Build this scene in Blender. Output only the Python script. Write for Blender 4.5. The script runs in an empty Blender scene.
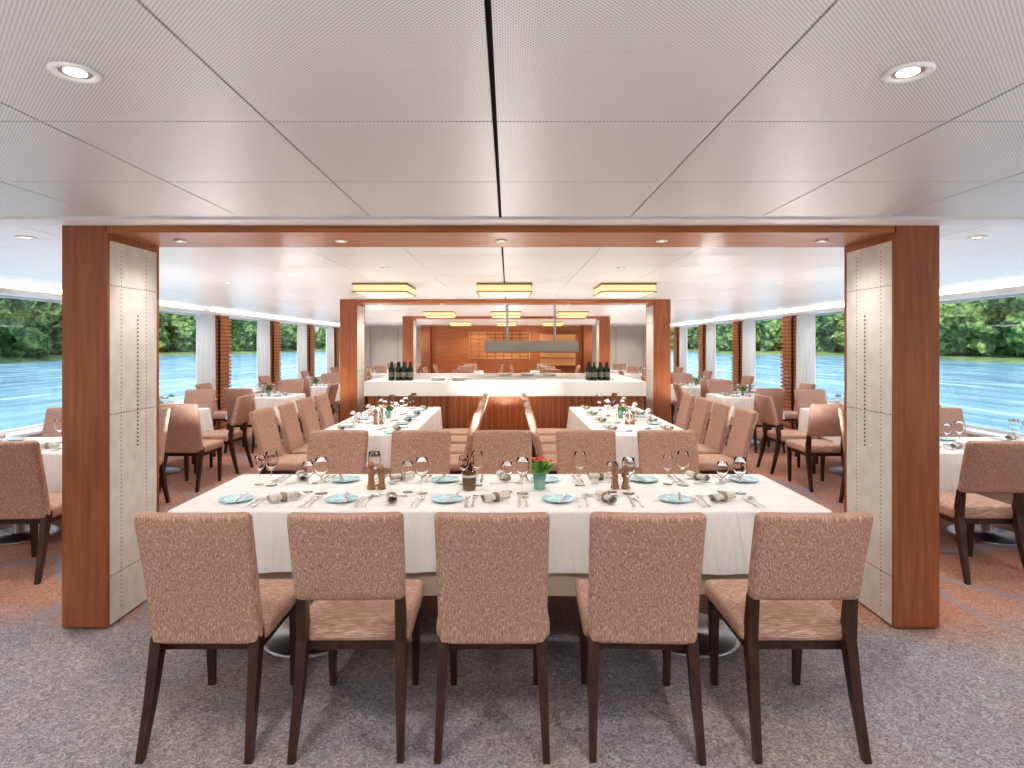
import bpy, math, random, bmesh
from mathutils import Vector, Matrix, noise
random.seed(7)
R=math.radians
scene=bpy.context.scene
# ---------------------------------------------------------------- materials
def newmat(name):
    m=bpy.data.materials.new(name); m.use_nodes=True
    nt=m.node_tree; b=nt.nodes['Principled BSDF']
    return m,nt,b
def simple(name,col,rough=.5,metal=0,**k):
    m,nt,b=newmat(name)
    b.inputs['Base Color'].default_value=(*col,1); b.inputs['Roughness'].default_value=rough
    b.inputs['Metallic'].default_value=metal
    for kk,v in k.items():
        b.inputs[kk.replace('_',' ')].default_value=v
    return m
def N(nt,t,**k):
    n=nt.nodes.new(t)
    for a,v in k.items(): setattr(n,a,v)
    return n
def ramp(nt,stops):
    r=N(nt,'ShaderNodeValToRGB'); e=r.color_ramp.elements
    while len(e)<len(stops): e.new(.5)
    for i,(p,c) in enumerate(stops):
        e[i].position=p; e[i].color=(*c,1)
    return r
def coords(nt,scale=(1,1,1),rot=(0,0,0)):
    t=N(nt,'ShaderNodeTexCoord'); mp=N(nt,'ShaderNodeMapping')
    mp.inputs['Scale'].default_value=scale; mp.inputs['Rotation'].default_value=rot
    nt.links.new(t.outputs['Object'],mp.inputs['Vector']); return mp.outputs['Vector']
def noisemat(name,scale,stops,nscale=5,detail=6,rough=.5,bump=0,metal=0,dist=0,rot=(0,0,0),bd=.01):
    m,nt,b=newmat(name); v=coords(nt,scale,rot)
    n=N(nt,'ShaderNodeTexNoise'); n.inputs['Scale'].default_value=nscale; n.inputs['Detail'].default_value=detail
    n.inputs['Distortion'].default_value=dist
    nt.links.new(v,n.inputs['Vector']); r=ramp(nt,stops); nt.links.new(n.outputs['Fac'],r.inputs['Fac'])
    nt.links.new(r.outputs['Color'],b.inputs['Base Color']); b.inputs['Roughness'].default_value=rough
    b.inputs['Metallic'].default_value=metal
    if bump:
        bp=N(nt,'ShaderNodeBump'); bp.inputs['Strength'].default_value=bump; bp.inputs['Distance'].default_value=bd
        nt.links.new(n.outputs['Fac'],bp.inputs['Height']); nt.links.new(bp.outputs['Normal'],b.inputs['Normal'])
    return m
M={}
M['wood']=noisemat('cherry_wood',(14,14,.8),[(.3,(.26,.085,.034)),(.7,(.41,.145,.058))],3,5,.33)
M['woodh']=noisemat('cherry_wood_horizontal',(.8,14,14),[(.3,(.36,.12,.042)),(.7,(.52,.20,.075))],3,5,.33)
M['woodamber']=noisemat('amber_wood',(3,14,14),[(.3,(.46,.19,.075)),(.7,(.66,.33,.14))],3,5,.4)  # amber-toned wood for the window column slats
M['darkwood']=noisemat('wenge_leg_wood',(20,20,2),[(.3,(.035,.014,.009)),(.7,(.075,.032,.02))],3,4,.3)
M['fabric']=noisemat('chair_weave',(120,120,7),[(.32,(.29,.145,.105)),(.48,(.45,.265,.20)),(.58,(.56,.37,.29)),(.72,(.82,.68,.58))],3.0,4,.9,.2)
M['fabricseat']=noisemat('chair_seat_weave',(7,120,120),[(.32,(.31,.165,.12)),(.48,(.49,.30,.225)),(.58,(.60,.41,.32)),(.72,(.84,.70,.60))],3.0,4,.9,.2)
M['cloth']=noisemat('white_linen',(1.6,1.6,.35),[(.3,(.86,.855,.84)),(.7,(.92,.915,.90))],4,4,.8,.8,bd=.05,dist=.6)
M['under']=simple('beige_undercloth',(.58,.48,.38),.85)
M['napkin']=noisemat('taupe_napkin_linen',(1,1,1),[(.42,(.55,.48,.42)),(.58,(.86,.83,.78))],160,3,.85,.3)
M['ring']=simple('napkin_band',(.36,.28,.2),.6)
M['steel']=simple('polished_steel',(.72,.72,.73),.16,1)
M['brushed']=simple('brushed_steel',(.60,.60,.60),.32,1)
M['hood']=simple('hood_grey_steel',(.24,.225,.20),.5,.2)
M['darkmetal']=simple('bronze_metal',(.30,.24,.16),.4,.8)
M['glass']=simple('clear_glass',(1,1,1),0,0,Transmission_Weight=1.0,IOR=1.14)
M['amberglass']=simple('smoked_amber_glass',(.6,.38,.22),.05,0,Transmission_Weight=.8)
M['aquaglass']=simple('aqua_glass',(.55,.88,.80),.05,0,Transmission_Weight=.7)
M['bottle']=simple('dark_green_bottle_glass',(.008,.02,.01),.08)
M['label']=simple('paper_label',(.16,.15,.12),.7)
M['foil']=simple('bottle_foil',(.03,.03,.03),.35,.4)
M['millwood']=simple('turned_walnut',(.40,.18,.09),.35)
M['leaf']=noisemat('leaf_green',(1,1,1),[(.3,(.06,.24,.02)),(.7,(.22,.55,.08))],40,3,.5)
M['red']=simple('red_petals',(.75,.03,.02),.5)
M['orange']=simple('orange_petals',(.85,.25,.03),.5)
M['wax']=simple('candle_wax',(.85,.8,.68),.5)
M['white']=simple('white_lacquer',(.86,.86,.84),.35)
M['wall']=noisemat('cream_wall_panel',(1,1,1),[(.3,(.78,.72,.65)),(.7,(.84,.78,.71))],3,3,.6)
M['ceilw']=simple('white_soffit',(.86,.86,.86),.4)
M['gap']=simple('shadow_gap',(.02,.02,.02),.8)
M['panel']=noisemat('cream_leather_panel',(1,1,1),[(.3,(.72,.69,.62)),(.7,(.84,.81,.75))],14,6,.55,.1)
M['stitch']=simple('stitched_thread',(.20,.09,.05),.7)
M['plinth']=simple('grey_plinth',(.33,.34,.36),.4,.5)
M['sill']=simple('window_frame_grey',(.6,.6,.6),.4,.3)
def emis(name,col,s,base=None):
    m,nt,b=newmat(name); b.inputs['Base Color'].default_value=(*(base or col),1)
    b.inputs['Emission Color'].default_value=(*col,1); b.inputs['Emission Strength'].default_value=s; return m
M['bulb']=emis('downlight_diffuser',(1,.96,.88),4)
M['shade']=emis('amber_lamp_shade',(1,.74,.32),.42,(.8,.68,.42))
M['shade2']=emis('lamp_underside',(1,.84,.45),.85)
M['backglow']=emis('backlit_amber_shelf',(1,.5,.18),.15,(.6,.33,.15))
m,nt,b=newmat('aqua_glazed_plate'); v=coords(nt)
w=N(nt,'ShaderNodeTexNoise'); w.inputs['Scale'].default_value=45; nt.links.new(v,w.inputs['Vector'])
r=ramp(nt,[(.35,(.38,.70,.80)),(.65,(.68,.89,.93))]); nt.links.new(w.outputs['Fac'],r.inputs['Fac'])
nt.links.new(r.outputs['Color'],b.inputs['Base Color']); b.inputs['Roughness'].default_value=.15; M['aqua']=m
def perf(name):
    m,nt,b=newmat(name)
    b.inputs['Roughness'].default_value=.42; b.inputs['Metallic'].default_value=.15
    v=coords(nt,(125,125,125),(0,0,R(45)))
    fr=N(nt,'ShaderNodeVectorMath',operation='FRACTION'); nt.links.new(v,fr.inputs[0])
    sb=N(nt,'ShaderNodeVectorMath',operation='SUBTRACT'); sb.inputs[1].default_value=(.5,.5,0); nt.links.new(fr.outputs[0],sb.inputs[0])
    ml=N(nt,'ShaderNodeVectorMath',operation='MULTIPLY'); ml.inputs[1].default_value=(1,1,0); nt.links.new(sb.outputs[0],ml.inputs[0])
    ln=N(nt,'ShaderNodeVectorMath',operation='LENGTH'); nt.links.new(ml.outputs[0],ln.inputs[0])
    lt=N(nt,'ShaderNodeMath',operation='LESS_THAN'); lt.inputs[1].default_value=.26; nt.links.new(ln.outputs['Value'],lt.inputs[0])
    mx=N(nt,'ShaderNodeMix',data_type='RGBA'); nt.links.new(lt.outputs[0],mx.inputs['Factor'])
    mx.inputs['A'].default_value=(.79,.785,.765,1); mx.inputs['B'].default_value=(.39,.38,.365,1)
    nt.links.new(mx.outputs['Result'],b.inputs['Base Color'])
    return m
M['tile']=perf('perforated_ceiling_tile')
M['tileplain']=simple('satin_white_ceiling_panel',(.90,.90,.89),.33,.0)
# carpet
m,nt,b=newmat('woven_carpet'); tc=N(nt,'ShaderNodeTexCoord'); P=tc.outputs['Object']
L=nt.links
n1=N(nt,'ShaderNodeTexNoise'); n1.inputs['Scale'].default_value=48; n1.inputs['Detail'].default_value=4; n1.inputs['Distortion'].default_value=2.0; L.new(P,n1.inputs['Vector'])
n2=N(nt,'ShaderNodeTexNoise'); n2.inputs['Scale'].default_value=1.3; n2.inputs['Detail'].default_value=3; L.new(P,n2.inputs['Vector'])
rg=ramp(nt,[(.36,(.21,.185,.195)),(.5,(.33,.295,.295)),(.64,(.52,.46,.44))]); L.new(n1.outputs['Fac'],rg.inputs['Fac'])
rr=ramp(nt,[(.35,(.34,.16,.105)),(.5,(.46,.235,.165)),(.65,(.58,.35,.265))]); L.new(n1.outputs['Fac'],rr.inputs['Fac'])
sx=N(nt,'ShaderNodeSeparateXYZ'); L.new(P,sx.inputs[0])
ad=N(nt,'ShaderNodeMath',operation='MULTIPLY_ADD'); L.new(n2.outputs['Fac'],ad.inputs[0]); ad.inputs[1].default_value=.8; L.new(sx.outputs['Y'],ad.inputs[2])
mr=N(nt,'ShaderNodeMapRange'); L.new(ad.outputs[0],mr.inputs['Value']); mr.inputs['From Min'].default_value=3.55; mr.inputs['From Max'].default_value=4.05
mx=N(nt,'ShaderNodeMix',data_type='RGBA'); L.new(mr.outputs['Result'],mx.inputs['Factor']); L.new(rg.outputs['Color'],mx.inputs['A']); L.new(rr.outputs['Color'],mx.inputs['B'])
vo=N(nt,'ShaderNodeTexVoronoi',feature='DISTANCE_TO_EDGE'); vo.inputs['Scale'].default_value=.55
n3=N(nt,'ShaderNodeTexNoise'); n3.inputs['Scale'].default_value=.5; L.new(P,n3.inputs['Vector'])
va=N(nt,'ShaderNodeVectorMath',operation='ADD'); L.new(P,va.inputs[0]); L.new(n3.outputs['Color'],va.inputs[1]); L.new(va.outputs[0],vo.inputs['Vector'])
lt=N(nt,'ShaderNodeMath',operation='LESS_THAN'); lt.inputs[1].default_value=.018; L.new(vo.outputs['Distance'],lt.inputs[0])
lf=N(nt,'ShaderNodeMath',operation='MULTIPLY'); L.new(lt.outputs[0],lf.inputs[0]); L.new(mr.outputs['Result'],lf.inputs[1])
lf2=N(nt,'ShaderNodeMath',operation='MULTIPLY'); L.new(lf.outputs[0],lf2.inputs[0]); lf2.inputs[1].default_value=.6
mx2=N(nt,'ShaderNodeMix',data_type='RGBA'); L.new(lf2.outputs[0],mx2.inputs['Factor']); L.new(mx.outputs['Result'],mx2.inputs['A']); mx2.inputs['B'].default_value=(.26,.30,.36,1)
r4=ramp(nt,[(.40,(.86,.90,1)),(.60,(1.0,.96,.92))]); L.new(n2.outputs['Fac'],r4.inputs['Fac'])
mx3=N(nt,'ShaderNodeMix',data_type='RGBA',blend_type='MULTIPLY'); mx3.inputs['Factor'].default_value=1; L.new(mx2.outputs['Result'],mx3.inputs['A']); L.new(r4.outputs['Color'],mx3.inputs['B'])
L.new(mx3.outputs['Result'],b.inputs['Base Color']); b.inputs['Roughness'].default_value=.95
bp=N(nt,'ShaderNodeBump'); bp.inputs['Strength'].default_value=.3; bp.inputs['Distance'].default_value=.01; L.new(n1.outputs['Fac'],bp.inputs['Height']); L.new(bp.outputs['Normal'],b.inputs['Normal'])
M['carpet']=m
# water
m,nt,b=newmat('river_water'); v=coords(nt,(1,.12,1))
n=N(nt,'ShaderNodeTexNoise'); n.inputs['Scale'].default_value=.6; n.inputs['Detail'].default_value=6; nt.links.new(v,n.inputs['Vector'])
r=ramp(nt,[(.35,(.08,.20,.29)),(.55,(.17,.35,.46)),(.7,(.44,.62,.70))]); nt.links.new(n.outputs['Fac'],r.inputs['Fac'])
nt.links.new(r.outputs['Color'],b.inputs['Base Color']); b.inputs['Roughness'].default_value=.22
bp=N(nt,'ShaderNodeBump'); bp.inputs['Strength'].default_value=.4; bp.inputs['Distance'].default_value=.25
nt.links.new(n.outputs['Fac'],bp.inputs['Height']); nt.links.new(bp.outputs['Normal'],b.inputs['Normal']); M['water']=m
M['trees']=noisemat('tree_foliage',(1,1,1),[(.34,(.014,.038,.012)),(.5,(.06,.13,.034)),(.68,(.19,.28,.09))],1.3,10,.85,.8)
M['bank']=noisemat('river_bank_grass',(1,1,1),[(.3,(.05,.10,.03)),(.7,(.16,.22,.08))],.3,6,.9)
m=bpy.data.materials.new('window_glass'); m.use_nodes=True; nt=m.node_tree; nt.nodes.remove(nt.nodes['Principled BSDF'])
o=nt.nodes['Material Output']; t=N(nt,'ShaderNodeBsdfTransparent'); g=N(nt,'ShaderNodeBsdfGlossy'); g.inputs['Roughness'].default_value=0
mx=N(nt,'ShaderNodeMixShader'); mx.inputs[0].default_value=.04
nt.links.new(t.outputs[0],mx.inputs[1]); nt.links.new(g.outputs[0],mx.inputs[2]); nt.links.new(mx.outputs[0],o.inputs['Surface']); M['window']=m
m=bpy.data.materials.new('sheer_curtain'); m.use_nodes=True; nt=m.node_tree; nt.nodes.remove(nt.nodes['Principled BSDF'])
o=nt.nodes['Material Output']; d=N(nt,'ShaderNodeBsdfDiffuse'); d.inputs[0].default_value=(.84,.83,.81,1); t=N(nt,'ShaderNodeBsdfTranslucent'); t.inputs[0].default_value=(.9,.88,.85,1)
mx=N(nt,'ShaderNodeMixShader'); mx.inputs[0].default_value=.25
nt.links.new(d.outputs[0],mx.inputs[1]); nt.links.new(t.outputs[0],mx.inputs[2]); nt.links.new(mx.outputs[0],o.inputs['Surface']); M['curtain']=m

# ---------------------------------------------------------------- mesh builder
class MB:
    def __init__(s): s.v=[];s.f=[];s.m=[];s.s=[];s.mats=[]
    def mi(s,k):
        if k not in s.mats: s.mats.append(k)
        return s.mats.index(k)
    def add(s,vs,fs,mat,smooth=False,T=None):
        o=len(s.v); mi=s.mi(mat)
        for p in vs:
            p=Vector(p)
            s.v.append(T@p if T else p)
        for f in fs: s.f.append([i+o for i in f]); s.m.append(mi); s.s.append(smooth)
    def box(s,a,b_,mat,T=None):
        x0,y0,z0=a;x1,y1,z1=b_
        vs=[(x0,y0,z0),(x1,y0,z0),(x1,y1,z0),(x0,y1,z0),(x0,y0,z1),(x1,y0,z1),(x1,y1,z1),(x0,y1,z1)]
        s.add(vs,[(3,2,1,0),(4,5,6,7),(0,1,5,4),(1,2,6,5),(2,3,7,6),(3,0,4,7)],mat,False,T)
    def rbox(s,a,b_,r,mat,deform=None,n=(4,2,4),T=None):
        h=[(b_[i]-a[i])/2 for i in range(3)]; c=[(b_[i]+a[i])/2 for i in range(3)]
        ax=[]
        for i in range(3):
            rr=min(r,h[i]*.98); inn=h[i]-rr
            l=[-h[i],-h[i]+rr*.35,-h[i]+rr*.7]
            l+=[-inn+2*inn*k/n[i] for k in range(n[i]+1)]
            l+=[h[i]-rr*.7,h[i]-rr*.35,h[i]]; ax.append(l)
        idx={};vs=[];fs=[]
        def V(i,j,k):
            if (i,j,k) in idx: return idx[(i,j,k)]
            p=[ax[0][i],ax[1][j],ax[2][k]]
            q=[max(-(h[t]-min(r,h[t]*.98)),min(h[t]-min(r,h[t]*.98),p[t])) for t in range(3)]
            d=Vector([p[t]-q[t] for t in range(3)])
            rr=Vector(q)+d.normalized()*r if d.length>1e-9 else Vector(p)
            rr+=Vector(c)
            if deform: rr=Vector(deform(rr))
            idx[(i,j,k)]=len(vs); vs.append(rr); return idx[(i,j,k)]
        nx,ny,nz=[len(l)-1 for l in ax]
        for i in range(nx):
            for j in range(ny):
                fs.append((V(i,j,0),V(i,j+1,0),V(i+1,j+1,0),V(i+1,j,0)))
                fs.append((V(i,j,nz),V(i+1,j,nz),V(i+1,j+1,nz),V(i,j+1,nz)))
        for i in range(nx):
            for k in range(nz):
                fs.append((V(i,0,k),V(i+1,0,k),V(i+1,0,k+1),V(i,0,k+1)))
                fs.append((V(i,ny,k),V(i,ny,k+1),V(i+1,ny,k+1),V(i+1,ny,k)))
        for j in range(ny):
            for k in range(nz):
                fs.append((V(0,j,k),V(0,j,k+1),V(0,j+1,k+1),V(0,j+1,k)))
                fs.append((V(nx,j,k),V(nx,j+1,k),V(nx,j+1,k+1),V(nx,j,k+1)))
        s.add(vs,fs,mat,True,T)
    def lathe(s,prof,mat,seg=24,T=None,smooth=True,cap=True):
        vs=[];fs=[];n=len(prof)
        for (r,z) in prof:
            for k in range(seg):
                a=2*math.pi*k/seg; vs.append((r*math.cos(a),r*math.sin(a),z))
        for i in range(n-1):
            for k in range(seg):
                k2=(k+1)%seg; fs.append((i*seg+k,i*seg+k2,(i+1)*seg+k2,(i+1)*seg+k))
        if cap:
            if prof[0][0]>1e-4: fs.append(tuple(range(seg-1,-1,-1)))
            if prof[-1][0]>1e-4: fs.append(tuple((n-1)*seg+k for k in range(seg)))
        s.add(vs,fs,mat,smooth,T)
    def hull(s,rings,mat,smooth=False,T=None):
        vs=[p for r_ in rings for p in r_]; c=len(rings[0]); fs=[]
        for i in range(len(rings)-1):
            for k in range(c):
                k2=(k+1)%c; fs.append((i*c+k,i*c+k2,(i+1)*c+k2,(i+1)*c+k))
        fs.append(tuple(range(c-1,-1,-1))); fs.append(tuple((len(rings)-1)*c+k for k in range(c)))
        s.add(vs,fs,mat,smooth,T)
    def mesh(s,name):
        me=bpy.data.meshes.new(name); me.from_pydata([tuple(v) for v in s.v],[],s.f)
        for k in s.mats: me.materials.append(M[k])
        me.polygons.foreach_set('material_index',s.m); me.polygons.foreach_set('use_smooth',s.s); me.update(); return me
def place(me,name,loc=(0,0,0),rz=0,bevel=0):
    o=bpy.data.objects.new(name,me); o.location=loc; o.rotation_euler=(0,0,R(rz)); scene.collection.objects.link(o)
    if bevel:
        b=o.modifiers.new('bevel','BEVEL'); b.width=bevel; b.segments=2; b.limit_method='ANGLE'
    return o
def build(mb,name,loc=(0,0,0),rz=0,bevel=0): return place(mb.mesh(name),name,loc,rz,bevel)
def TR(x=0,y=0,z=0,rz=0,rx=0,ry=0):
    return Matrix.Translation((x,y,z))@Matrix.Rotation(R(rz),4,'Z')@Matrix.Rotation(R(ry),4,'Y')@Matrix.Rotation(R(rx),4,'X')
# ---------------------------------------------------------------- dimensions
ZC=2.24; XW=5.5; Y0=-4.0; Y1=22.0
mb=MB(); mb.box((-XW-.15,Y0-.1,-.12),(XW+.15,Y1+.1,0),'carpet'); build(mb,'floor')
mb=MB(); mb.box((-XW-.15,Y0-.1,ZC+.03),(XW+.15,Y1+.1,ZC+.18),'gap')
tx=.68; ty=.665; yl=[1.80-ty*k for k in range(0,10)][::-1]+[1.80+ty*k for k in range(1,40)]
g=.0032
xs=[-.0+tx*k for k in range(-9,10)]
for j in range(len(yl)-1):
    a,b_=yl[j],yl[j+1]
    if a<Y0-.7 or a>=Y1: continue
    a=max(a,Y0); b2=min(b_,Y1)
    for i in range(len(xs)-1):
        x0=max(xs[i],-XW);x1=min(xs[i+1],XW)
        if x1<=x0: continue
        g0=.007 if abs(x0)<.01 else g; g1=.007 if abs(x1)<.01 else g
        front=(b_<3.2)
        mat='tile' if (front and abs((x0+x1)/2)<2.8) else 'tileplain'
        mb.box((x0+g0,a+g,ZC),(x1-g1,b2-g,ZC+.03),mat)
build(mb,'ceiling')
def downlight_mesh():
    m=MB()
    m.lathe([(.056,-.001),(.056,-.007),(.047,-.009),(.038,-.005),(.036,-.001)],'white',32,cap=False)
    m.lathe([(.036,-.0025),(.024,-.0022)],'brushed',32,cap=False)
    m.lathe([(0.0,-.0035),(.025,-.0035)],'bulb',32,cap=False)
    return m.mesh('downlight')
dlm=downlight_mesh()
def downlight(x,y,z,e=26,spot=True,s=1):
    o=place(dlm,'downlight',(x,y,z)); o.scale=(s,s,1)
    if spot:
        l=bpy.data.lights.new('downlight_bulb','SPOT'); l.energy=e; l.spot_size=R(160); l.spot_blend=.8; l.color=(1,.96,.905); l.shadow_soft_size=.06
        lo=bpy.data.objects.new('downlight_bulb',l); lo.parent=o; lo.location=(0,0,-.03); scene.collection.objects.link(lo)
for sx_ in (-1,1):
    for y in (-2.6,-.6,1.47): downlight(sx_*1.02,y,ZC,31)
    for y in (-1.6,1.1,3.72,6.4,9.0,11.7,14.4,17,19.7):
        downlight(sx_*2.95,y,ZC,34)
    for y in (2.4,5.1,7.7,10.4,13,15.7,18.4): downlight(sx_*4.75,y,ZC,26,s=.8)
    for y in (5.2,7.9,10.3,13,15.7,18.4,20): downlight(sx_*1.02,y,ZC,36,s=.8)
    downlight(sx_*4.1,21.0,ZC,36,s=.8)  # extra pair added to brighten the back wall
# ---------------------------------------------------------------- side walls / windows / curtains
pil=[-1.3,1.2,3.75,8.75,11.35,13.9,16.4,18.9,21.4]
zs0,zs1=.58,2.13
for sx_,nm in ((-1,'left'),(1,'right')):
    mb=MB()
    def B(x0,x1,y0,y1,z0,z1,mat):
        a,b_=sorted((sx_*x0,sx_*x1)); mb.box((a,y0,z0),(b_,y1,z1),mat)
    B(XW,XW+.15,Y0,Y1,0,zs0,'wall'); B(XW,XW+.15,Y0,Y1,zs1,ZC+.03,'white')
    B(XW-.14,XW,Y0,Y1,zs0-.03,zs0,'white')
    B(XW-.20,XW-.001,Y0,Y1,zs1-.01,zs1+.012,'white')
    B(XW-.20,XW-.185,Y0,Y1,zs1+.012,zs1+.05,'white')
    for p in pil: B(XW,XW+.15,p-.14,p+.14,zs0,zs1,'wall')
    build(mb,'wall_'+nm)
    for y in (-1.5,3.5,8.5,13.5,18.5):  # added fill strips with area lights, put in to brighten the ceiling
        t_=MB(); a,b_=sorted((sx_*(XW-.15),sx_*(XW-.05))); t_.box((a,y-2.3,zs1+.013),(b_,y+2.3,zs1+.03),'brushed'); to=build(t_,'pelmet_fill_strip')
        l=bpy.data.lights.new('pelmet_fill_light','AREA'); l.shape='RECTANGLE'; l.size=.05; l.size_y=4.6; l.energy=14; l.color=(1,.99,.97)
        lo=bpy.data.objects.new('pelmet_fill_light',l); lo.location=(sx_*(XW-.10),y,zs1+.04); lo.rotation_euler=(0,R(180+50*sx_),0); scene.collection.objects.link(lo)
        lo.parent=to
    for i in range(len(pil)-1):
        a,b_=pil[i]+.14,pil[i+1]-.14
        g_=MB()
        x=sx_*(XW+.09); g_.box((min(x,x+sx_*.01),a,zs0),(max(x,x+sx_*.01),b_,zs1),'window')
        for (u,v_) in ((a,a+.03),(b_-.03,b_)):
            g_.box((min(x-sx_*.03,x+sx_*.04),u,zs0),(max(x-sx_*.03,x+sx_*.04),v_,zs1),'sill')
        for (u,v_) in ((zs0,zs0+.03),(zs1-.03,zs1)):
            g_.box((min(x-sx_*.03,x+sx_*.04),a,u),(max(x-sx_*.03,x+sx_*.04),b_,v_),'sill')
        build(g_,'window_%d'%(i+(1 if sx_<0 else 11)))
    for p in pil:
        g_=MB()
        a,b_=sorted((sx_*(XW-.17),sx_*(XW-.002)))
        g_.box((a,p-.20,.0),(b_,p+.20,zs1-.012),'wood')
        z=.06
        while z<zs1-.06:
            a2,b2=sorted((sx_*(XW-.2),sx_*(XW-.165)))
            g_.box((a2,p-.23,z),(b2,p+.23,z+.04),'woodamber')
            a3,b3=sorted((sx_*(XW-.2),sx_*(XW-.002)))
            g_.box((a3,p-.23,z),(b3,p-.195,z+.04),'woodamber'); z+=.07
        build(g_,'slatted_window_column')
        c=MB(); n=72; rows=[.04,.5,1.2,1.8,zs1-.02]; vs=[];fs=[]
        for ri,z in enumerate(rows):
            for k in range(n+1):
                t=k/n; wv=math.sin(t*math.pi*2*6+ri*.15)*.042*(.7+.3*(1-z/2.2))+.008*math.sin(t*71)
                vs.append((sx_*(XW-.10+wv),p-.83+t*.58,z))
        for r_ in range(len(rows)-1):
            for k in range(n): 
                q=r_*(n+1)+k; fs.append((q,q+1,q+n+2,q+n+1))
        c.add(vs,fs,'curtain',True); 
        o=build(c,'curtain')
mb=MB(); mb.box((-XW-.15,Y1,0),(XW+.15,Y1+.15,ZC+.03),'wall'); 
for k in range(-5,6): 
    if abs(k)>=3: mb.box((k-.006,Y1-.006,0),(k+.006,Y1,ZC),'darkmetal')
build(mb,'wall_back')
mb=MB(); mb.box((-XW-.15,Y0-.15,0),(XW+.15,Y0,ZC+.03),'wall'); build(mb,'wall_front')
mb=MB(); mb.box((-XW,Y1-.03,0),(-2.7,Y1-.007,.1),'wood'); mb.box((2.7,Y1-.03,0),(XW,Y1-.007,.1),'wood'); build(mb,'baseboard_back')
mb=MB(); yb=20.6
mb.box((-2.65,yb,0),(2.65,yb+.2,ZC-.005),'woodh')
mb.box((-2.9,yb-.3,0),(-2.6,yb+.2,ZC-.005),'wood'); mb.box((2.6,yb-.3,0),(2.9,yb+.2,ZC-.005),'wood')
mb.box((-1.3,yb-.02,1.1),(.8,yb-.001,2.02),'backglow')
for k in range(7): 
    z=1.15+k*.125; mb.box((-1.25,yb-.08,z),(.75,yb-.021,z+.065),'woodh')
for k in range(8): x=-1.25+k*.28; mb.box((x,yb-.1,1.12),(x+.04,yb-.06,2.0),'wood')
mb.box((1.15,yb-.02,.85),(2.35,yb-.001,1.95),'backglow')
for k in range(5): mb.box((1.15,yb-.25,.85+k*.27),(2.35,yb-.021,.88+k*.27),'wood')
build(mb,'slatted_wood_feature_wall')
# ---------------------------------------------------------------- portals
def portal(y,name,depth=.49):
    mb=MB(); xo,xi=2.42,2.17; zt=ZC-.004
    for s_ in (-1,1):
        def B(x0,x1,y0,y1,z0,z1,mat):
            a,b_=sorted((s_*x0,s_*x1)); mb.box((a,y0,z0),(b_,y1,z1),mat)
        B(xi+.012,xo,y,y+depth,.012,zt,'wood')
        B(xi+.05,xo-.03,y+.03,y+depth-.03,0,.012,'plinth')
        B(xi,xi+.012,y,y+.02,.012,ZC-.05,'wood'); B(xi,xi+.012,y+depth-.02,y+depth,.012,ZC-.05,'wood')
        B(xi,xi+.012,y+.02,y+depth-.02,ZC-.09,ZC-.05,'wood')
        B(xi+.003,xi+.012,y+.02,y+depth-.02,.012,ZC-.09,'panel')
        z=.08
        while z<ZC-.12:
            for yy_ in (.12,.36): B(xi+.0015,xi+.003,y+yy_,y+yy_+.004,z,z+.008,'stitch')
            if .95<z<1.75: B(xi+.0015,xi+.003,y+.27,y+.282,z,z+.012,'stitch')
            z+=.024
        for zz in (.28,1.18,1.9):
            t=y+.03
            while t<y+depth-.03: B(xi+.0015,xi+.003,t,t+.01,zz,zz+.005,'stitch'); t+=.022
    mb.box((-xi-.005,y,ZC-.05),(xi+.005,y+depth,zt),'woodh')
    build(mb,name)
    for k in range(-2,3): downlight(k*.95,y+depth/2,ZC-.05,12,True,.6)
portal(3.31,'wood_portal_frame'); portal(8.78,'wood_portal_frame'); portal(14.0,'wood_portal_frame')
mb=MB(); mb.box((-XW,3.15,ZC-.012),(XW,3.305,ZC-.0005),'ceilw'); build(mb,'trim_1')
# ---------------------------------------------------------------- ceiling lamps
def amber_lamp(x,y):
    m=MB(); w=.3; h=.1
    m.box((-w,-w,-.018),(w,w,0),'darkmetal'); m.rbox((-w+.01,-w+.01,-h),(w-.01,w-.01,-.018),.012,'shade',n=(1,1,1))
    m.box((-w+.04,-w+.04,-h-.003),(w-.04,w-.04,-h+.002),'shade2')
    for a in (-w,w-.012):
        m.box((a,-w,-h-.001),(a+.012,w,-h+.011),'millwood'); m.box((-w,a,-h-.001),(w,a+.012,-h+.011),'millwood')
    build(m,'amber_ceiling_lamp',(x,y,ZC-.001))
for y in (6.75,12.2,17.5):
    for k in (-1,0,1): amber_lamp(k*1.34,y)
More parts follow.
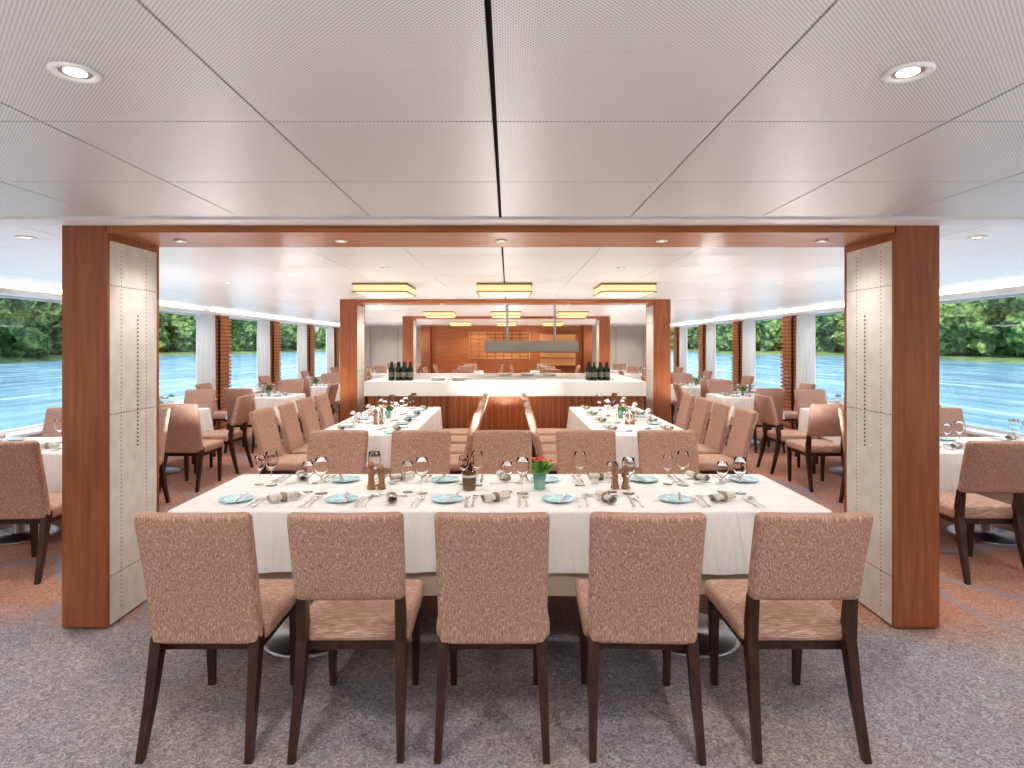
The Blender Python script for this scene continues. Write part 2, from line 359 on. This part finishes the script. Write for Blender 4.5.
# ---------------------------------------------------------------- chairs
def chair_mesh(low):
    m=MB()
    def rake(p):
        z=p.z; t=max(0,z-.44); y=p.y-t*.17-t*t*.12+ (.02*(1-(p.x/.22)**2)*-1 if z>.5 else 0)*min(1,t*3)
        wsc=1+.05*max(0,(z-.5)); return (p.x*wsc,y,z)
    zb=.40 if low else .585
    m.rbox((-.212,-.245,zb),(.212,-.185,.945),.024,'fabric',rake,(6,1,8))
    def crown(p):
        q=max(0,1-(p.x/.23)**2)*max(0,1-((p.y)/.25)**2)
        return (p.x,p.y,p.z+(.018*q if p.z>.43 else 0))
    m.rbox((-.228,-.21 if not low else -.19,.395),(.228,.245,.475),.026,'fabricseat',crown,(6,6,1))
    m.box((-.20,-.19,.36),(.20,.22,.40),'darkwood')
    for s_ in (-1,1):
        rings=[]
        for (z,y,x,wx,wy) in ((0,-.315,.205,.013,.014),(.20,-.262,.197,.017,.02),(.42,-.215,.192,.021,.026),(.60 if not low else .45,-.238 if not low else -.21,.19,.018,.02)):
            rings.append([(s_*x-wx,y-wy,z),(s_*x+wx,y-wy,z),(s_*x+wx,y+wy,z),(s_*x-wx,y+wy,z)])
        m.hull(rings,'darkwood')
        rings=[]
        for (z,y,x,w) in ((0,.205,.19,.013),(.40,.20,.195,.021)):
            rings.append([(s_*x-w,y-w,z),(s_*x+w,y-w,z),(s_*x+w,y+w,z),(s_*x-w,y+w,z)])
        m.hull(rings,'darkwood')
    return m.mesh('dining_chair')
CH=[chair_mesh(True),chair_mesh(False)]
def chair(x,y,rz=0,style=0,j=2.0):
    place(CH[style],'dining_chair',(x,y,0),rz+random.uniform(-j,j))
for x,st,r_ in ((-1.14,0,0),(-.575,1,1.0),(-.02,0,0),(.575,0,-2),(1.185,1,0)): chair(x,2.575,r_,st,0)
for x in (-1.2,-.6,0,.6,1.2): chair(x,4.06,180,0,1.5)
# ---------------------------------------------------------------- tables
def table_mesh(w,d,h=.75,drop=.30,under=.12,ped=None,seed=0):
    rnd=random.Random(seed); m=MB()
    def skirt(hw,hd,z0,z1,mat,amp,rad):
        per=[]; r=rad
        def arc(cx,cy,a0):
            for k in range(7):
                a=a0+math.pi/2*k/6; per.append((cx+r*math.cos(a),cy+r*math.sin(a),math.cos(a),math.sin(a)))
        def line(p,q,nx,ny):
            L_=math.dist(p,q); n=max(2,int(L_/.03))
            for k in range(1,n): t=k/n; per.append((p[0]+(q[0]-p[0])*t,p[1]+(q[1]-p[1])*t,nx,ny))
        arc(hw-r,hd-r,0); line((hw-r,hd),(-hw+r,hd),0,1); arc(-hw+r,hd-r,math.pi/2); line((-hw,hd-r),(-hw,-hd+r),-1,0)
        arc(-hw+r,-hd+r,math.pi); line((-hw+r,-hd),(hw-r,-hd),0,-1); arc(hw-r,-hd+r,-math.pi/2); line((hw,-hd+r),(hw,hd-r),1,0)
        n=len(per); vs=[];fs=[]; ph=rnd.uniform(0,6)
        ss=[0]
        for k in range(1,n): ss.append(ss[-1]+math.dist(per[k][:2],per[k-1][:2]))
        levels=[(0,-.012,0),(.0,0,-.004),(.0,.003,-.014),(.35,.004,0),(.7,.008,0),(1,.012,0)]
        for (t,off,dz) in levels:
            for k in range(n):
                x,y,nx,ny=per[k]; s_=ss[k]
                cor=1 if (abs(nx)>.05 and abs(ny)>.05) else 0
                o=off+amp*t*(math.sin(s_*11+ph)*.5+math.sin(s_*23+ph*2)*.35+math.sin(s_*41+ph)*.2)+cor*t*.03
                zz=(z0+(z1-z0)*t+dz) - (cor*.03*t)
                vs.append((x+nx*o,y+ny*o,zz+.006*math.sin(s_*7)*t))
        for l in range(len(levels)-1):
            for k in range(n):
                k2=(k+1)%n; fs.append((l*n+k,l*n+k2,(l+1)*n+k2,(l+1)*n+k)[::-1])
        fs.append(tuple(range(n)))
        m.add(vs,fs,mat,True)
    skirt(w/2,d/2,h,h-drop,'cloth',.02,.03)
    skirt(w/2-.03,d/2-.03,h-.015,h-drop-under,'under',.004,.03)
    m.box((-w/2+.04,-d/2+.04,h-.05),(w/2-.04,d/2-.04,h-.02),'darkwood')
    for (px,py) in (ped or [(0,0)]):
        m.lathe([(.27,0),(.27,.008),(.25,.014),(.05,.022),(.042,.03),(.042,h-.05)],'brushed',36,TR(px,py,0))
    return m.mesh('dining_table')
place(table_mesh(3.3,.86,ped=[(-1.02,-.12),(1.02,-.12)],seed=1),'dining_table',(0,3.39,0))
TL=table_mesh(.9,2.5,ped=[(0,-.7),(0,.7)],seed=2)
for s_ in (-1,1): place(TL,'dining_table',(s_*1.3,6.72,0))
for s_ in (-1,1):
    for y in (5.8,6.42,7.04,7.66):
        chair(s_*2.02,y,90 if s_>0 else -90,0)
        chair(s_*.58,y,-90 if s_>0 else 90,0)
TS=table_mesh(.9,.9,seed=3); TW=table_mesh(1.6,.8,ped=[(0,0)],seed=4)
sidetabs=[]
for s_ in (-1,1):
    place(TW,'dining_table',(s_*4.0,4.96,0))
    chair(s_*3.27,4.25,-3*s_,0 if s_<0 else 1); chair(s_*4.05,4.25,0,0)
    chair(s_*4.35,5.66,180,0); chair(s_*3.55,5.66,180,0)
    chair(s_*5.1,4.96,90*s_,1)
    sidetabs.append((s_*4.0,4.96,'w'))
    place(TS,'dining_table',(s_*4.3,7.4,0)); sidetabs.append((s_*4.3,7.4,'s'))
    chair(s_*3.48,6.72,0,0 if s_<0 else 1); chair(s_*3.56,7.5,-90*s_,1)
    chair(s_*4.3,8.13,180,0); chair(s_*4.4,6.68,0,0)
    for y in (9.75,12.15,14.6,17.0,19.3):
        x=s_*3.85; place(TS,'dining_table',(x,y,0)); sidetabs.append((x,y,'s'))
        chair(x,y-.73,0,0,5); chair(x,y+.73,180,0,5); chair(x-.73,y,-90,0 if s_<0 else 1,5); chair(x+.73,y,90,1 if s_<0 else 0,5)
    for y in (12.4,16.6,18.9):
        x=s_*1.2; place(TS,'dining_table',(x,y,0)); sidetabs.append((x,y,'s'))
        chair(x,y-.73,0,0,4); chair(x,y+.73,180,0,4); chair(x-.73,y,-90,0); chair(x+.73,y,90,0)
for o in list(scene.objects):   # aisle-side chair of each second window table faces its table
    if o.name.startswith('dining_chair') and abs(o.location.y-7.5)<.01:
        o.rotation_euler[2]=R(90 if o.location.x<0 else -90)*(1) if False else R(90) if o.location.x<0 else R(-90)
        if o.location.x<0: o.rotation_euler[2]=R(90)
        else: o.rotation_euler[2]=R(-90)
# ---------------------------------------------------------------- tableware
GP=[(.034,0),(.033,.002),(.008,.006),(.004,.012),(.0035,.085),(.012,.095),(.030,.115),(.037,.14),(.036,.165),(.031,.195),(.030,.195),(.0345,.165),(.0355,.14),(.0285,.117),(.01,.098),(0,.096)]
def wineglass(m,T,sc=1.0,seg=24): m.lathe([(r*sc,z*sc) for r,z in GP],'glass',seg,T)
def plate(m,T,r=.085,seg=36,mat='aqua'): m.lathe([(r*.6,0),(r*.66,.003),(r,.012),(r*.985,.0135),(r*.65,.006),(0,.005)],mat,seg,T)
def napkin(m,T):
    pts=[]; n=26
    vs=[];fs=[]
    for k in range(n+1):
        a=k/n*4.6*math.pi; r=.026-.018*(k/n); pts.append((r*math.cos(a),r*math.sin(a)*.8+.022))
    for e,x in enumerate((-.075,-.04,0,.04,.075)):
        s_=1.08 if e in(0,4) else (1.0 if e in (1,3) else .86)
        for (y,z) in pts: vs.append((x,y*s_,(z-.022)*s_+.024))
    for e in range(4):
        for k in range(n): q=e*(n+1)+k; fs.append((q,q+1,q+n+2,q+n+1))
    m.add(vs,fs,'napkin',True,T)
    m.lathe([(.0215,-.012),(.0235,-.012),(.0235,.012),(.0215,.012)],'ring',24,T@TR(0,0,.024,0,0,90),cap=False)
def knife(m,T):
    m.rbox((-.007,-.1,0),(.007,.0,.006),.003,'steel',n=(1,1,1),T=T)
    z=.0025
    m.add([(-.007,0,z),(.006,0,z),(.009,.05,z),(.007,.09,z),(0,.11,z),(-.007,.105,z),(-.007,0,z+.002),(.006,0,z+.001),(.009,.05,z+.001),(.007,.09,z+.001),(0,.11,z+.001),(-.007,.105,z+.002)],
      [(5,4,3,2,1,0),(6,7,8,9,10,11),(0,1,7,6),(1,2,8,7),(2,3,9,8),(3,4,10,9),(4,5,11,10),(5,0,6,11)],'steel',False,T)
def handle(m,T):
    rings=[]
    for (y,w,z) in ((-.1,.006,.002),(-.09,.009,.002),(-.04,.005,.004),(.03,.0035,.009),(.045,.006,.007)):
        rings.append([(-w,y,z),(w,y,z),(w,y,z+.0025),(-w,y,z+.0025)])
    m.hull(rings,'steel',False,T)
def fork(m,T):
    handle(m,T)
    m.hull([[(-.006,.045,.006),(.006,.045,.006),(.006,.045,.0085),(-.006,.045,.0085)],[(-.012,.062,.003),(.012,.062,.003),(.012,.062,.005),(-.012,.062,.005)]],'steel',False,T)
    for k in range(4):
        x=-.0105+k*.007
        m.hull([[(x-.002,.062,.003),(x+.002,.062,.003),(x+.002,.062,.005),(x-.002,.062,.005)],[(x-.001,.105,.006),(x+.001,.105,.006),(x+.001,.105,.0075),(x-.001,.105,.0075)]],'steel',False,T)
def spoon(m,T):
    handle(m,T)
    vs=[];fs=[]
    for i in range(4):
        rr=i/3
        for k in range(16):
            a=2*math.pi*k/16; vs.append((.018*rr*math.cos(a),.072+.028*rr*math.sin(a),.002+.007*rr*rr))
    for i in range(3):
        for k in range(16): k2=(k+1)%16; fs.append((i*16+k,i*16+k2,(i+1)*16+k2,(i+1)*16+k))
    m.add(vs,fs,'steel',True,T)
def mk(fn,name,*a):
    m=MB(); fn(m,Matrix.Identity(4),*a); return m.mesh(name)
ME={'wine_glass':mk(wineglass,'wine_glass'),'water_glass':mk(wineglass,'water_glass',.85),'bread_plate':mk(plate,'bread_plate'),
 'rolled_napkin':mk(napkin,'rolled_napkin'),'table_knife':mk(knife,'table_knife'),'table_fork':mk(fork,'table_fork'),'soup_spoon':mk(spoon,'soup_spoon')}
ZT=.7515
def put(n,x,y,rz=0,z=ZT): return place(ME[n],n,(x,y,z),rz)
for side,xsn in ((0,(-1.13,-.575,-.02,.565,1.18)),(1,(-1.2,-.6,0,.6,1.2))):
    for i,x in enumerate(xsn):
        y=3.12 if side==0 else 3.66; s_=1 if side==0 else -1; rz=0 if side==0 else 180
        put('rolled_napkin',x+random.uniform(-.02,.02),y+s_*.02,random.uniform(10,60)+(90 if (i+side)%2 else 0))
        put('table_fork',x-s_*.12,y,rz+random.uniform(-3,3)); put('table_fork',x-s_*.155,y,rz+random.uniform(-3,3))
        put('table_knife',x+s_*.12,y,rz+random.uniform(-3,3)); put('soup_spoon',x+s_*.155,y,rz)
        put('bread_plate',x-s_*.26,y+s_*.04)
        put('table_knife',x-s_*.235,y+s_*.04,rz+random.uniform(-20,20),ZT+.0145)
        put('soup_spoon',x-s_*.03,y+s_*.125,90 if i%2 else -90)
        if side==0:
            put('wine_glass',x+.14,y+.19); put('water_glass',x+.055,y+.225)
        else:
            put('wine_glass',x-.14,y-.16); 
            if i in (0,2,4): put('water_glass',x-.22,y-.13)
def mill(x,y,tall):
    m=MB(); h=.02 if tall else 0
    m.lathe([(.024,0),(.025,.01),(.018,.03),(.016,.055+h),(.022,.075+h),(.023,.088+h),(.012,.094+h),(.02,.105+h),(.021,.118+h),(.012,.13+h),(.005,.134+h)],'millwood',24)
    m.lathe([(.004,.134+h),(.006,.14+h),(.0,.145+h)],'steel',12)
    build(m,'pepper_mill' if tall else 'salt_shaker',(x,y,ZT))
for x in (-.71,.68): mill(x-.03,3.42,True); mill(x+.03,3.42,False)
def vase(x,y,z=ZT,sc=1):
    m=MB(); m.lathe([(.026,0),(.03,.004),(.027,.03),(.036,.085),(.034,.085),(.025,.03),(.024,.008),(0,.008)],'aquaglass',24)
    rnd=random.Random(3)
    for k in range(34):
        a=rnd.uniform(0,6.28); t=rnd.uniform(.15,1.2); L_=rnd.uniform(.05,.09); w=rnd.uniform(.010,.018)
        T=TR(0,0,.07,math.degrees(a),0,math.degrees(t))
        m.add([(0,0,.0),(w,0,L_*.55),(0,0.004,L_*1.1),(-w,0,L_*.55),(0,-.004,L_*.6)],[(0,1,4),(1,2,4),(2,3,4),(3,0,4)],'leaf',False,T@Matrix.Rotation(rnd.uniform(0,3),4,'Z'))
    for k in range(9):
        a=rnd.uniform(0,6.28); t=rnd.uniform(.1,.8); L_=rnd.uniform(.07,.09)
        px,py,pz=L_*math.sin(t)*math.cos(a),L_*math.sin(t)*math.sin(a),.07+L_*math.cos(t)
        m.hull([[(0,0,.04),(.002,0,.04),(0,.002,.04)],[(px,py,pz),(px+.002,py,pz),(px,py+.002,pz)]],'leaf')
        for q in range(6):
            b_=q*60; m.add([(0,0,0),(.006,.011,.006),(0,.019,.008),(-.006,.011,.006)],[(0,1,2,3)],'red' if k%3 else 'orange',False,TR(px,py,pz,b_))
        m.lathe([(.0,.006),(.005,.004),(.005,0)],'orange',8,TR(px,py,pz))
    o=build(m,'flower_vase',(x,y,z)); o.scale=(sc,)*3
vase(.22,3.42,sc=1.15)
def votive(x,y,z=ZT):
    m=MB(); m.lathe([(.036,0),(.038,.005),(.040,.10),(.038,.10),(.035,.008),(0,.008)],'amberglass',28)
    m.lathe([(.034,.0085),(.034,.05),(0,.052)],'wax',20); m.lathe([(.001,.05),(.001,.062)],'stitch',6)
    m.lathe([(.0402,.072),(.0425,.072),(.0425,.086),(.0402,.086)],'brushed',28,cap=False)
    build(m,'candle_votive',(x,y,z))
votive(-.18,3.40)
def settings(w,d,seed=0):
    m=MB(); rnd=random.Random(seed)
    if w<d: seats=[(sx_*(w/2-.18),-d/2+d*(k+.5)/4,90*sx_) for sx_ in (-1,1) for k in range(4)]
    elif w>d: seats=[(-.4,-d/2+.18,0),(.4,-d/2+.18,0),(-.4,d/2-.18,180),(.4,d/2-.18,180)]
    else: seats=[(0,-d/2+.18,0),(0,d/2-.18,180),(-w/2+.18,0,-90),(w/2-.18,0,90)]
    for (x,y,rz) in seats:
        T=TR(x,y,0,rz)
        napkin(m,T@TR(0,0,0,25)); fork(m,T@TR(-.11,0)); knife(m,T@TR(.11,0)); spoon(m,T@TR(.14,0)); plate(m,T@TR(-.21,.02),.075,20)
        wineglass(m,T@TR(.12,.15),1.0,14)
        wineglass(m,T@TR(.04,.18),.88,14)
    return m.mesh('place_settings')
SL=settings(.9,2.5,seed=5); SS=settings(.9,.9,seed=6); SW=settings(1.6,.8,seed=7)
for s_ in (-1,1): place(SL,'place_settings',(s_*1.3,6.72,ZT))
for (x,y,k) in sidetabs:
    place(SS if k=='s' else SW,'place_settings',(x,y,ZT))
for s_ in (-1,1):
    mill(s_*1.3-.03,6.2,True); mill(s_*1.3+.03,6.2,False); vase(s_*1.3,6.72)
for (x,y,k) in sidetabs:
    if k=='s' and y<13: vase(x,y)
# ---------------------------------------------------------------- bar
mb=MB(); zt=1.07; xb=1.93; y0,y1=8.2,10.6
mb.box((-xb+.08,y0+.1,0),(xb-.08,y1-.1,.06),'plinth')
mb.box((-xb+.04,y0+.06,.06),(xb-.04,y1-.06,zt-.2),'wood')
k=-xb+.06
while k<xb-.1:
    mb.box((k,y0+.035,.07),(k+.075,y0+.06,zt-.2),'wood' ); k+=.09
mb.box((-.75,y0+.02,.1),(.75,y0+.036,zt-.21),'woodh')
for k in range(18): mb.box((-.745+k*.083,y0+.012,.1),(-.745+k*.083+.06,y0+.021,zt-.21),'wood')
mb.box((-xb,y0,zt-.2),(xb,y1,zt),'white')
mb.box((-xb+.35,y0+.5,zt),(xb-.35,y1-.4,zt+.012),'brushed')
build(mb,'buffet_bar_counter',bevel=.006)
def bottles(x,y,z,n,seed):
    m=MB(); rnd=random.Random(seed)
    for k in range(n):
        T=TR((k%4)*.085+rnd.uniform(-.01,.01),(k//4)*.1+rnd.uniform(-.01,.01),0)
        s2=.88
        m.lathe([(.035,0),(.037,.005),(.037,.18*s2),(.03,.205*s2),(.015,.23*s2),(.0135,.255*s2),(.0135,.295*s2),(.0,.297*s2)],'bottle',18,T)
        m.lathe([(.0375,.05),(.0375,.12)],'label',18,T,cap=False); m.lathe([(.0142,.25*s2),(.0142,.297*s2),(0,.298*s2)],'foil',14,T)
    build(m,'wine_bottles',(x,y,z))
bottles(-1.60,8.45,zt+.0005,8,1); bottles(1.18,8.45,zt+.0005,8,2)
m=MB(); m.box((-.74,-.22,1.46),(.74,.22,1.635),'hood'); m.box((-.70,-.18,1.452),(.70,.18,1.46),'gap')
for px in (-.38,.38): m.lathe([(.02,1.63),(.02,ZC-.012)],'brushed',16,TR(px,0,0)); m.lathe([(.05,ZC-.014),(.05,ZC-.001)],'brushed',20,TR(px,0,0))
build(m,'heat_lamp_hood',(.41,9.62,0),bevel=.005)
m=MB()
for k in range(6): plate(m,TR(0,0,k*.006),.12,28,'white')
pm=m.mesh('plate_stack')
for x,y in ((-.95,8.45),(-.65,8.45),(.0,9.5),(.35,9.5),(.7,9.5)): place(pm,'plate_stack',(x,y,zt+(.0125 if y>8.7 else .0005)))
# ---------------------------------------------------------------- exterior
mb=MB(); mb.box((-900,-900,-1.6),(900,1500,-1.5),'water'); build(mb,'river_water')
def treebelt(s_):
    m=MB(); rnd=random.Random(11 if s_<0 else 12)
    def bx(y): return 92+8*math.sin(y*.013+s_)+5*math.sin(y*.05)
    ys=list(range(-160,900,8)); vs=[];fs=[]
    for y in ys:
        b_=bx(y); vs+=[(s_*(b_-7),y,-1.52),(s_*(b_-4),y,-.9),(s_*(b_+4),y,-.3),(s_*(b_+80),y,1.6)]
    for k in range(len(ys)-1):
        for c in range(3): fs.append((k*4+c,k*4+c+1,k*4+4+c+1,k*4+4+c))
    m.add(vs,fs,'bank',True)
    build(m,'riverbank')
    m=MB()
    bm=bmesh.new(); bmesh.ops.create_icosphere(bm,subdivisions=3,radius=1); base=[v.co.copy() for v in bm.verts]; bf=[[v.index for v in f.verts] for f in bm.faces]; bm.free()
    for row,(off0,hs,step) in enumerate(((0,1,1),(14,1.35,1.5))):
        y=-80
        while y<800:
            b_=bx(y)+off0+rnd.uniform(0,7); H=rnd.uniform(10,19)*hs
            m.lathe([(.35,-1),(.25,H*.5)],'darkwood',6,TR(s_*b_,y,0))
            for k in range(7):
                t=(k+.5)/7
                cx,cy,cz=s_*(b_+rnd.uniform(-2.5,2.5)),y+rnd.uniform(-3,3),H*(.06+.82*t)
                rr=rnd.uniform(2.6,4.2)*(1.15-.4*t)*(hs**.5); off=Vector((rnd.uniform(0,50),)*3)
                vs=[]
                for v in base:
                    q=1+.5*noise.noise(v*2.2+off)+.3*noise.noise(v*5.5+off)+.2*noise.noise(v*11+off)
                    vs.append((cx+v.x*rr*q,cy+v.y*rr*q,cz+v.z*rr*.95*q))
                m.add(vs,bf,'trees',False)
            y+=rnd.uniform(2.4,4.6)*(1+max(0,y)/200)*step
    build(m,'riverside_trees')
treebelt(-1); treebelt(1)
# ---------------------------------------------------------------- light
w=bpy.data.worlds.new('World'); scene.world=w; w.use_nodes=True; nt=w.node_tree
bg=nt.nodes['Background']; sk=N(nt,'ShaderNodeTexSky',sky_type='NISHITA'); sk.sun_disc=False; sk.sun_elevation=R(48); sk.sun_rotation=R(180); sk.dust_density=3.0
nt.links.new(sk.outputs[0],bg.inputs['Color']); bg.inputs['Strength'].default_value=.30
s=bpy.data.lights.new('sun','SUN'); s.energy=4.0; s.angle=R(1.5); s.color=(1,.96,.88)
so=bpy.data.objects.new('sun',s); so.rotation_euler=(R(45),0,R(-8)); scene.collection.objects.link(so)
def fill_stand(x,y,z,e):  # added fill light on a stand behind the camera, brightens the front ceiling
    m=MB(); m.lathe([(.05,0),(.06,.02),(.09,.18),(.085,.18),(.055,.03)],'gap',24,TR(0,0,z-.2),cap=True)
    m.lathe([(.012,0),(.012,z-.2)],'gap',10)
    for a in (0,120,240): m.hull([[(0,0,.35),(.008,0,.35),(0,.008,.35)],[(.35*math.cos(R(a)),.35*math.sin(R(a)),0),(.35*math.cos(R(a))+.01,.35*math.sin(R(a)),0),(.35*math.cos(R(a)),.35*math.sin(R(a))+.01,0)]],'gap')
    o=build(m,'added_fill_stand',(x,y,0))
    l=bpy.data.lights.new('added_fill_spot','SPOT'); l.energy=e; l.spot_size=R(160); l.spot_blend=.6; l.shadow_soft_size=.08
    lo=bpy.data.objects.new('added_fill_spot',l); lo.parent=o; lo.location=(0,0,z); lo.rotation_euler=(R(180),0,0); scene.collection.objects.link(lo)
for x in (-1.6,1.6): fill_stand(x,-1.1,.95,165)
def ceiling_fill(x,y,z,e):  # added unseen spot aimed up to brighten the ceiling, no fixture
    l=bpy.data.lights.new('ceiling_fill_light','SPOT'); l.energy=e; l.spot_size=R(165); l.spot_blend=.5; l.shadow_soft_size=0; l.color=(1,.98,.95)
    lo=bpy.data.objects.new('ceiling_fill_light',l); lo.location=(x,y,z); lo.rotation_euler=(R(180),0,0); scene.collection.objects.link(lo)
for (x,y,e) in ((0,5.3,30),(0,7.7,30),(0,11.4,42),(0,15.3,42),(0,19.4,34)): ceiling_fill(x,y,.65,e)
for s_ in (-1,1):
    for (y,e) in ((5.9,40),(8.4,36),(10.95,36),(13.4,36),(15.8,36),(18.2,48)): ceiling_fill(s_*2.85,y,.6,e)
    ceiling_fill(s_*3.6,2.6,.6,26)
# ---------------------------------------------------------------- camera
c=bpy.data.cameras.new('camera'); c.sensor_width=36; c.lens=36*600/1024; c.shift_x=4/1024; c.shift_y=-39/1024; c.clip_end=3000
co=bpy.data.objects.new('camera',c); co.location=(.04,0,1.57); co.rotation_euler=(R(90),0,0); scene.collection.objects.link(co); scene.camera=co
scene.view_settings.view_transform='Standard'
try: scene.view_settings.look='Medium High Contrast'
except Exception: scene.view_settings.look='None'
scene.view_settings.exposure=.34
